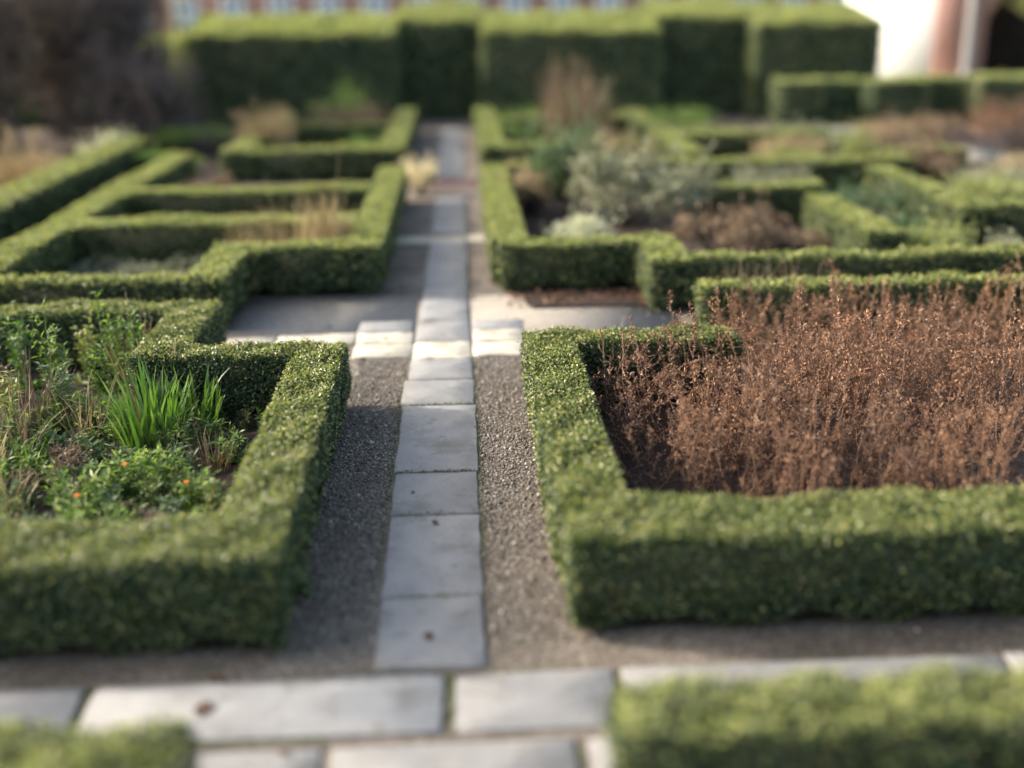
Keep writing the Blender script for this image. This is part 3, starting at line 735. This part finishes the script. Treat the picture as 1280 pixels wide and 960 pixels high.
blade_clump('ornamental_grass', 'golden dry grass clump at the left picture edge below the bare shrub', 'grass clump', (-7.0, 18.4, 0), 500, .7, .8, .016, M_tan, .5, .6, 'ornamental grasses', 24, M_tan, M_tan)
blade_clump('ornamental_grass', 'thin straw grass inside the stepped hedge left of the path', 'grass clump', (-1.9, 11.65, 0), 150, .55, 1.0, .010, M_tan, .2, .3, 'ornamental grasses', 16, None, M_tan)
blade_clump('ornamental_grass', 'straw grass just left of the path behind the clipped hedge', 'grass clump', (-1.42, 11.7, 0), 220, .22, 1.08, .010, M_tan, .15, .2, 'ornamental grasses', 18, None, M_tan)
for lab, x, y in [('thin dry brown stems at the corner of the hedge right of the crossing', 2.4, 9.55), ('dry tan stems leaning over the second hedge on the right', 2.9, 9.5)]:
    blade_clump('dry_tuft', lab, 'dry grass', (x, y, 0), 60, .22, .55, .008, M_brown, .4, .4, 'dry tufts right of the crossing', 12, None, M_brown)


def bare_shrub(label, loc, h, spread, leafm, nl, seed):
    r = thing('bare_shrub', label, 'shrub', loc, 0, 'bare shrubs at the far left')
    q = np.random.default_rng(seed)
    n0 = 26; b = np.c_[q.normal(0, .25, (n0, 2)), np.zeros(n0)]
    a = q.uniform(0, 2 * PI, n0); rr = spread * np.sqrt(q.random(n0))
    t = np.c_[rr * np.cos(a), rr * np.sin(a), h * q.uniform(.65, 1.0, n0)]
    P = stems(b, t, 8, .05, q); s = Soup(); tubes(s, P, np.linspace(.035, .01, 8)[None], 5)
    tips = [P[:, 3:].reshape(-1, 3)]
    for lev, (m, ln, r0) in enumerate([(500, .8, .009), (2600, .42, .005)]):
        src = np.concatenate(tips); i = q.integers(0, len(src), m); p = src[i]
        d = nrm(q.normal(size=(m, 3)) + [0, 0, .35]) * ln * q.uniform(.5, 1.1, (m, 1))
        T = stems(p, p + d, 4, .03, q); T[..., 2] = np.maximum(T[..., 2], .05); tubes(s, T, np.linspace(r0, r0 * .4, 4)[None], 3); tips.append(T[:, 1:].reshape(-1, 3))
    s.build('branches', M_bare, r)
    src = np.concatenate(tips); i = q.integers(0, len(src), nl)
    e = Soup(); p = src[i] + q.normal(size=(nl, 3)) * .06; leaves(e, p, q.normal(size=(nl, 3)), .08, .05, 1); e.build('withered_leaves', leafm, r)


bare_shrub('large dark purple-brown bare shrub touching the tall yew hedge', (-7.0, 23.8, 0), 3.6, 1.25, M_bare_leaf, 9000, 3)
bare_shrub('brownish bare shrub at the left picture edge above the golden grass', (-9.0, 22.6, 0), 3.6, 1.3, M_bare_tan, 8000, 4)
bare_shrub('dark bare shrub between the other two, set further back', (-8.3, 25.0, 0), 3.9, 1.4, M_bare_leaf, 9000, 5)
bare_shrub('low spreading bare shrub in front of the dark ones', (-5.9, 22.2, 0), 1.4, .8, M_bare_leaf, 2500, 6)
shrub('climber', 'yellowish leafy climber at the left end of the tall yew hedge', (-6.2, 26.2, 0), .35, .3, 2.3, 1500, .08, M_lime, None, 'climber')

M_cream = foliage('cream_leaf', [(.55, .48, .30), (.72, .66, .46), (.82, .78, .60)], .6, .5, tcol=(1.0, .97, .85))
shrub('cream_shrub', 'small rounded cream-white plant beside the far end of the path', (-.60, 16.75, 0), .25, .22, .46, 1500, .05, M_cream, None, 'plant', 14, None, .2, 20)
# brown leaf litter at the foot of the stepped hedge, grey ground cover in the gravel pocket
lt = Soup(); k = 420; P = np.c_[rng.uniform(.45, 1.9, k), 10.72 - np.abs(rng.normal(0, .22, k)), rng.uniform(.008, .03, k)]
leaves(lt, P, np.tile([0, 0, 1.], (k, 1)), .055, .035, .5, .2); tag(lt.build('leaf_litter', M_dry_head), kind='stuff')
k = 260; fx = np.where(rng.random(k) < .5, rng.uniform(-.84, -.45, k), rng.uniform(.07, .46, k)); fy = rng.uniform(4.2, 9.0, k); w_ = rng.random(k) < .25; fx = np.where(w_, rng.uniform(-2, 2.5, k), fx); fy = np.where(w_, rng.uniform(3.2, 4.4, k), fy)
lt = Soup(); leaves(lt, np.c_[fx, fy, np.full(k, .022)], np.tile([0, 0, 1.], (k, 1)), .022, .012, .35, .15); tag(lt.build('leaf_litter', M_brown), kind='stuff')
gc = Soup(); k = 3800; P = np.c_[rng.uniform(-4.1, -2.6, k), rng.uniform(10.3, 12.1, k), .22 * rng.random(k) ** .6]
P[:, 2] *= .7 + .3 * np.sin(P[:, 0] * 7) * np.cos(P[:, 1] * 6); leaves(gc, P, rng.normal(size=(k, 3)) * .5 + [0, 0, 1.], .06, .02, .7); tag(gc.build('ground_cover', M_grey_leaf), kind='stuff')

# ------------------------------------------------------------------ fallen leaves on the path
FL = [('brown curled leaf lying on the long central slab', -.19, 5.68, .05), ('reddish brown leaf on the gravel right of the central slabs', .13, 5.88, .05), ('dark crumpled leaf on the front stone row, left', -1.12, 4.0, .10),
      ('dark brown leaf at the edge of the front stone row', -1.1, 4.22, .10), ('faint brown leaf on the slab nearest the front row', -.2, 4.5, .07), ('small dark leaf on the slab in the middle of the path', -.33, 6.1, .03),
      ('dark twist of leaf on the gravel left of the path', -.66, 6.6, .05), ('orange-brown leaf on the pale cross slabs', -.68, 9.3, .06), ('grey leaf scrap on the lowest slabs, left', -.75, 3.7, .05)]
for lab, x, y, L in FL:
    s = Soup(); n = 9; t = np.linspace(0, 1, n); w = np.sin(t * PI) ** .7 * .32 + .02
    zc = .25 * (t - .5) ** 2 + rng.normal(0, .015, n)
    V = np.concatenate([np.c_[t - .5, -w, zc * .5 + .05 + .05 * rng.random(n)], np.c_[t - .5, 0 * t, zc * .5 + .02], np.c_[t - .5, w, zc * .5 + .04 + .05 * rng.random(n)]]) * L
    i = np.arange(n - 1); s.add(V, Q=np.concatenate([np.stack([i, i + 1, n + i + 1, n + i], 1), np.stack([n + i, n + i + 1, 2 * n + i + 1, 2 * n + i], 1)]))
    o = s.build('fallen_leaf', M_deadleaf, None, True); o.location = (x, y, .019 if -.46 < x < .07 or y < 4.21 or y > 8 else .008); o.rotation_euler = (0, 0, rng.uniform(0, 6.28)); tag(o, lab, 'leaf', 'fallen leaves')


# ------------------------------------------------------------------ brick house with white windows behind the tall hedge
def pbox(name, mat, par, *b):
    s = Soup(); box(s, *b); return s.build(name, mat, par)


bh = thing('brick_house', 'red brick building with a row of white windows behind the tall yew hedge', 'building', (0, 48, 0))
pbox('wall', M_brick, bh, -26, 17.2, 0, 8, 0, 7)
s = Soup(); s.add([(-26.5, -.5, 7.002), (17.7, -.5, 7.002), (17.7, 8.5, 7.002), (-26.5, 8.5, 7.002), (-22, 4, 10), (13, 4, 10)], T=[(0, 4, 3), (1, 2, 5)], Q=[(0, 1, 5, 4), (2, 3, 4, 5), (3, 2, 1, 0)])
s.build('roof', M_tile, bh)
for k in range(-12, 9):
    x = -.0 + k * 1.9 + .55
    for z0 in (1.0, 4.2):
        f = Soup()
        for b in [(x - .5, x + .5, -.07, -.003, z0, z0 + .1), (x - .5, x + .5, -.07, -.003, z0 + 1.8, z0 + 1.9), (x - .5, x - .38, -.07, -.003, z0 + .101, z0 + 1.799), (x + .38, x + .5, -.07, -.003, z0 + .101, z0 + 1.799),
                  (x - .04, x + .04, -.055, -.004, z0 + .102, z0 + 1.798), (x - .379, x + .379, -.05, -.005, z0 + .9, z0 + .98)]: box(f, *b)
        w = f.build('window', M_paint, bh)
        pbox('pane', M_glass, w, x - .378, x + .378, -.03, -.012, z0 + .103, z0 + 1.797)

# porch: white rendered side wall and brick pier with an arch
ph = thing('porch_house', 'brick porch with dark arch, grey drainpipe and a white rendered side wall', 'building', (13.2, 33, 0))
X = lambda px: (px - 571) / 43.1 - 13.2
x0, x1 = X(1163), X(1226)
s = Soup(); box(s, x0, x1, 0, 1.2, 0, 6.5)
s.build('brick_pier', M_brick, ph)
# arch wall: spandrel above the opening
ax0, ax1, spring = x1 + .001, x1 + 3.2, 1.65
n = 16; s = Soup(); r_ = (ax1 - ax0) / 2; cxm = (ax0 + ax1) / 2
th = np.linspace(PI, 0, n + 1); ar = np.c_[cxm + r_ * np.cos(th), spring + r_ * np.sin(th)]
for yy in (.05, 1.1):
    V = np.concatenate([np.c_[ar[:, 0], np.full(n + 1, yy), ar[:, 1]], np.c_[ar[:, 0], np.full(n + 1, yy), np.full(n + 1, 6.4)]])
    i = np.arange(n); s.add(V, Q=np.stack([i, i + 1, n + 2 + i, n + 1 + i], 1))
V = np.concatenate([np.c_[ar[:, 0], np.full(n + 1, .05), ar[:, 1]], np.c_[ar[:, 0], np.full(n + 1, 1.1), ar[:, 1]]]); s.add(V, Q=np.stack([i, i + 1, n + 2 + i, n + 1 + i], 1))
s.build('arch', M_brick, ph)
pbox('recess', M_recess, ph, ax0, ax1, 2.6, 2.8, 0, 6.4)
pbox('sill', M_sill, ph, x0 - .05, ax1 + .5, -.35, -.003, 0, .48)
pbox('brick_pier', M_brick, ph, ax1 + .001, ax1 + 1.6, 0, 1.2, 0, 6.5)
pbox('roof', M_tile, ph, x0 - .3, ax1 + 2, -.4, 6, 6.501, 6.8)
s = Soup(); xp = X(1203); tubes(s, [[(xp, -.12, .5), (xp, -.12, 3.), (xp, -.12, 6.45)]], .16, 12)
s.build('drainpipe', M_pipe, ph, True)
# white wall runs back and to the left from the pier
s = Soup(); a = np.array([x0 - .004, .2]); b = a + np.array([-1.1, 4.6]); nn = np.array([4.6, 1.1]); nn /= np.linalg.norm(nn); c, d = b + nn * .3, a + nn * .3
V = [(*q, z) for z in (0, 6.4) for q in (a, b, c, d)]
s.add(V, Q=[(0, 3, 2, 1), (4, 5, 6, 7), (0, 1, 5, 4), (1, 2, 6, 5), (2, 3, 7, 6), (3, 0, 4, 7)])
s.build('rendered_wall', M_white, ph)
tr = thing('small_tree', 'yellow-green leafy tree whose crown just enters the upper right corner before the dark arch', 'tree', (16.75, 30.5, 0))
q = Soup(); P = stems(np.array([[0, 0, 0.]]), np.array([[.1, 0, 2.6]]), 7, .02); tubes(q, P, np.linspace(.11, .06, 7)[None], 8); q.build('trunk', M_bare, tr)
a = rng.uniform(0, 2 * PI, 22); tip = np.c_[1.7 * np.cos(a), 1.5 * np.sin(a), rng.uniform(2.6, 4.6, 22)]
q = Soup(); Lb = stems(np.tile([.07, 0, 2.0], (22, 1)), tip, 6, .05); tubes(q, Lb, np.linspace(.045, .012, 6)[None], 5); q.build('limbs', M_bare, tr)
e = Soup(); k = 6500; P = Lb[rng.integers(0, 22, k), rng.integers(2, 6, k)] + rng.normal(size=(k, 3)) * .28
P[:, 2] = np.maximum(P[:, 2], 2.15); leaves(e, P, rng.normal(size=(k, 3)) + [0, 0, .6], .11, .06, .6); e.build('crown', M_lime, tr)

# ------------------------------------------------------------------ camera
F, H = 1400., 2.8
va = np.array([569. - 640, -5. - 480, F]); va /= np.linalg.norm(va)
vb = np.array([569. + 1000 * math.cos(.012) - 640, -5 - 1000 * math.sin(.012) - 480, F])
dn = np.cross(va, vb); dn /= np.linalg.norm(dn); dn = dn if dn[1] > 0 else -dn
up = -dn; vx = np.cross(va, up); vx /= np.linalg.norm(vx); vx = vx if vx[0] > 0 else -vx
M = np.array([vx, va, up])                                  # camera space (x right, y down, z forward) -> world
cam = bpy.data.cameras.new('camera'); co = bpy.data.objects.new('camera', cam); C.objects.link(co)
rot = Matrix(((M[0, 0], -M[0, 1], -M[0, 2]), (M[1, 0], -M[1, 1], -M[1, 2]), (M[2, 0], -M[2, 1], -M[2, 2])))
co.matrix_world = Matrix.Translation((0, 0, H)) @ rot.to_4x4()
cam.sensor_width = 36; cam.lens = 36 * F / 1280; cam.clip_end = 2000; cam.clip_start = .05
cam.dof.use_dof = True; cam.dof.focus_distance = 7.3; cam.dof.aperture_fstop = cam.lens / 1000 / .138
S.camera = co

# ------------------------------------------------------------------ light
EL, AZ = 27.5, -75.0                                        # azimuth clockwise from +Y
w = bpy.data.worlds.new('World'); S.world = w; w.use_nodes = True
nt = w.node_tree; sk = nt.nodes.new('ShaderNodeTexSky'); sk.sky_type = 'NISHITA'; sk.sun_disc = False
sk.sun_elevation = R(EL); sk.sun_rotation = R(AZ); sk.air_density = 1.0; sk.dust_density = 4.0; sk.ozone_density = .8
bg = nt.nodes['Background']; nt.links.new(mix(nt, 1.0, sk.outputs[0], (1.0, .955, .86), 'MULTIPLY'), bg.inputs[0]); bg.inputs[1].default_value = .15
sun = bpy.data.lights.new('sun', 'SUN'); sun.energy = 2.2; sun.angle = R(1.8); sun.color = (1, .945, .85)
so = bpy.data.objects.new('sun', sun); C.objects.link(so)
dirv = Vector((math.sin(R(AZ)) * math.cos(R(EL)), math.cos(R(AZ)) * math.cos(R(EL)), math.sin(R(EL))))
so.rotation_euler = dirv.to_track_quat('Z', 'Y').to_euler(); so.location = dirv * 60

S.view_settings.view_transform = 'Standard'; S.view_settings.look = 'None'
S.view_settings.exposure = 1.7; S.view_settings.gamma = 1; S.view_settings.use_curve_mapping = False
S.render.engine = 'CYCLES'
cy = S.cycles
cy.use_denoising = True; cy.max_bounces = 6; cy.diffuse_bounces = 3; cy.glossy_bounces = 2; cy.transmission_bounces = 3
cy.caustics_reflective = False; cy.caustics_refractive = False
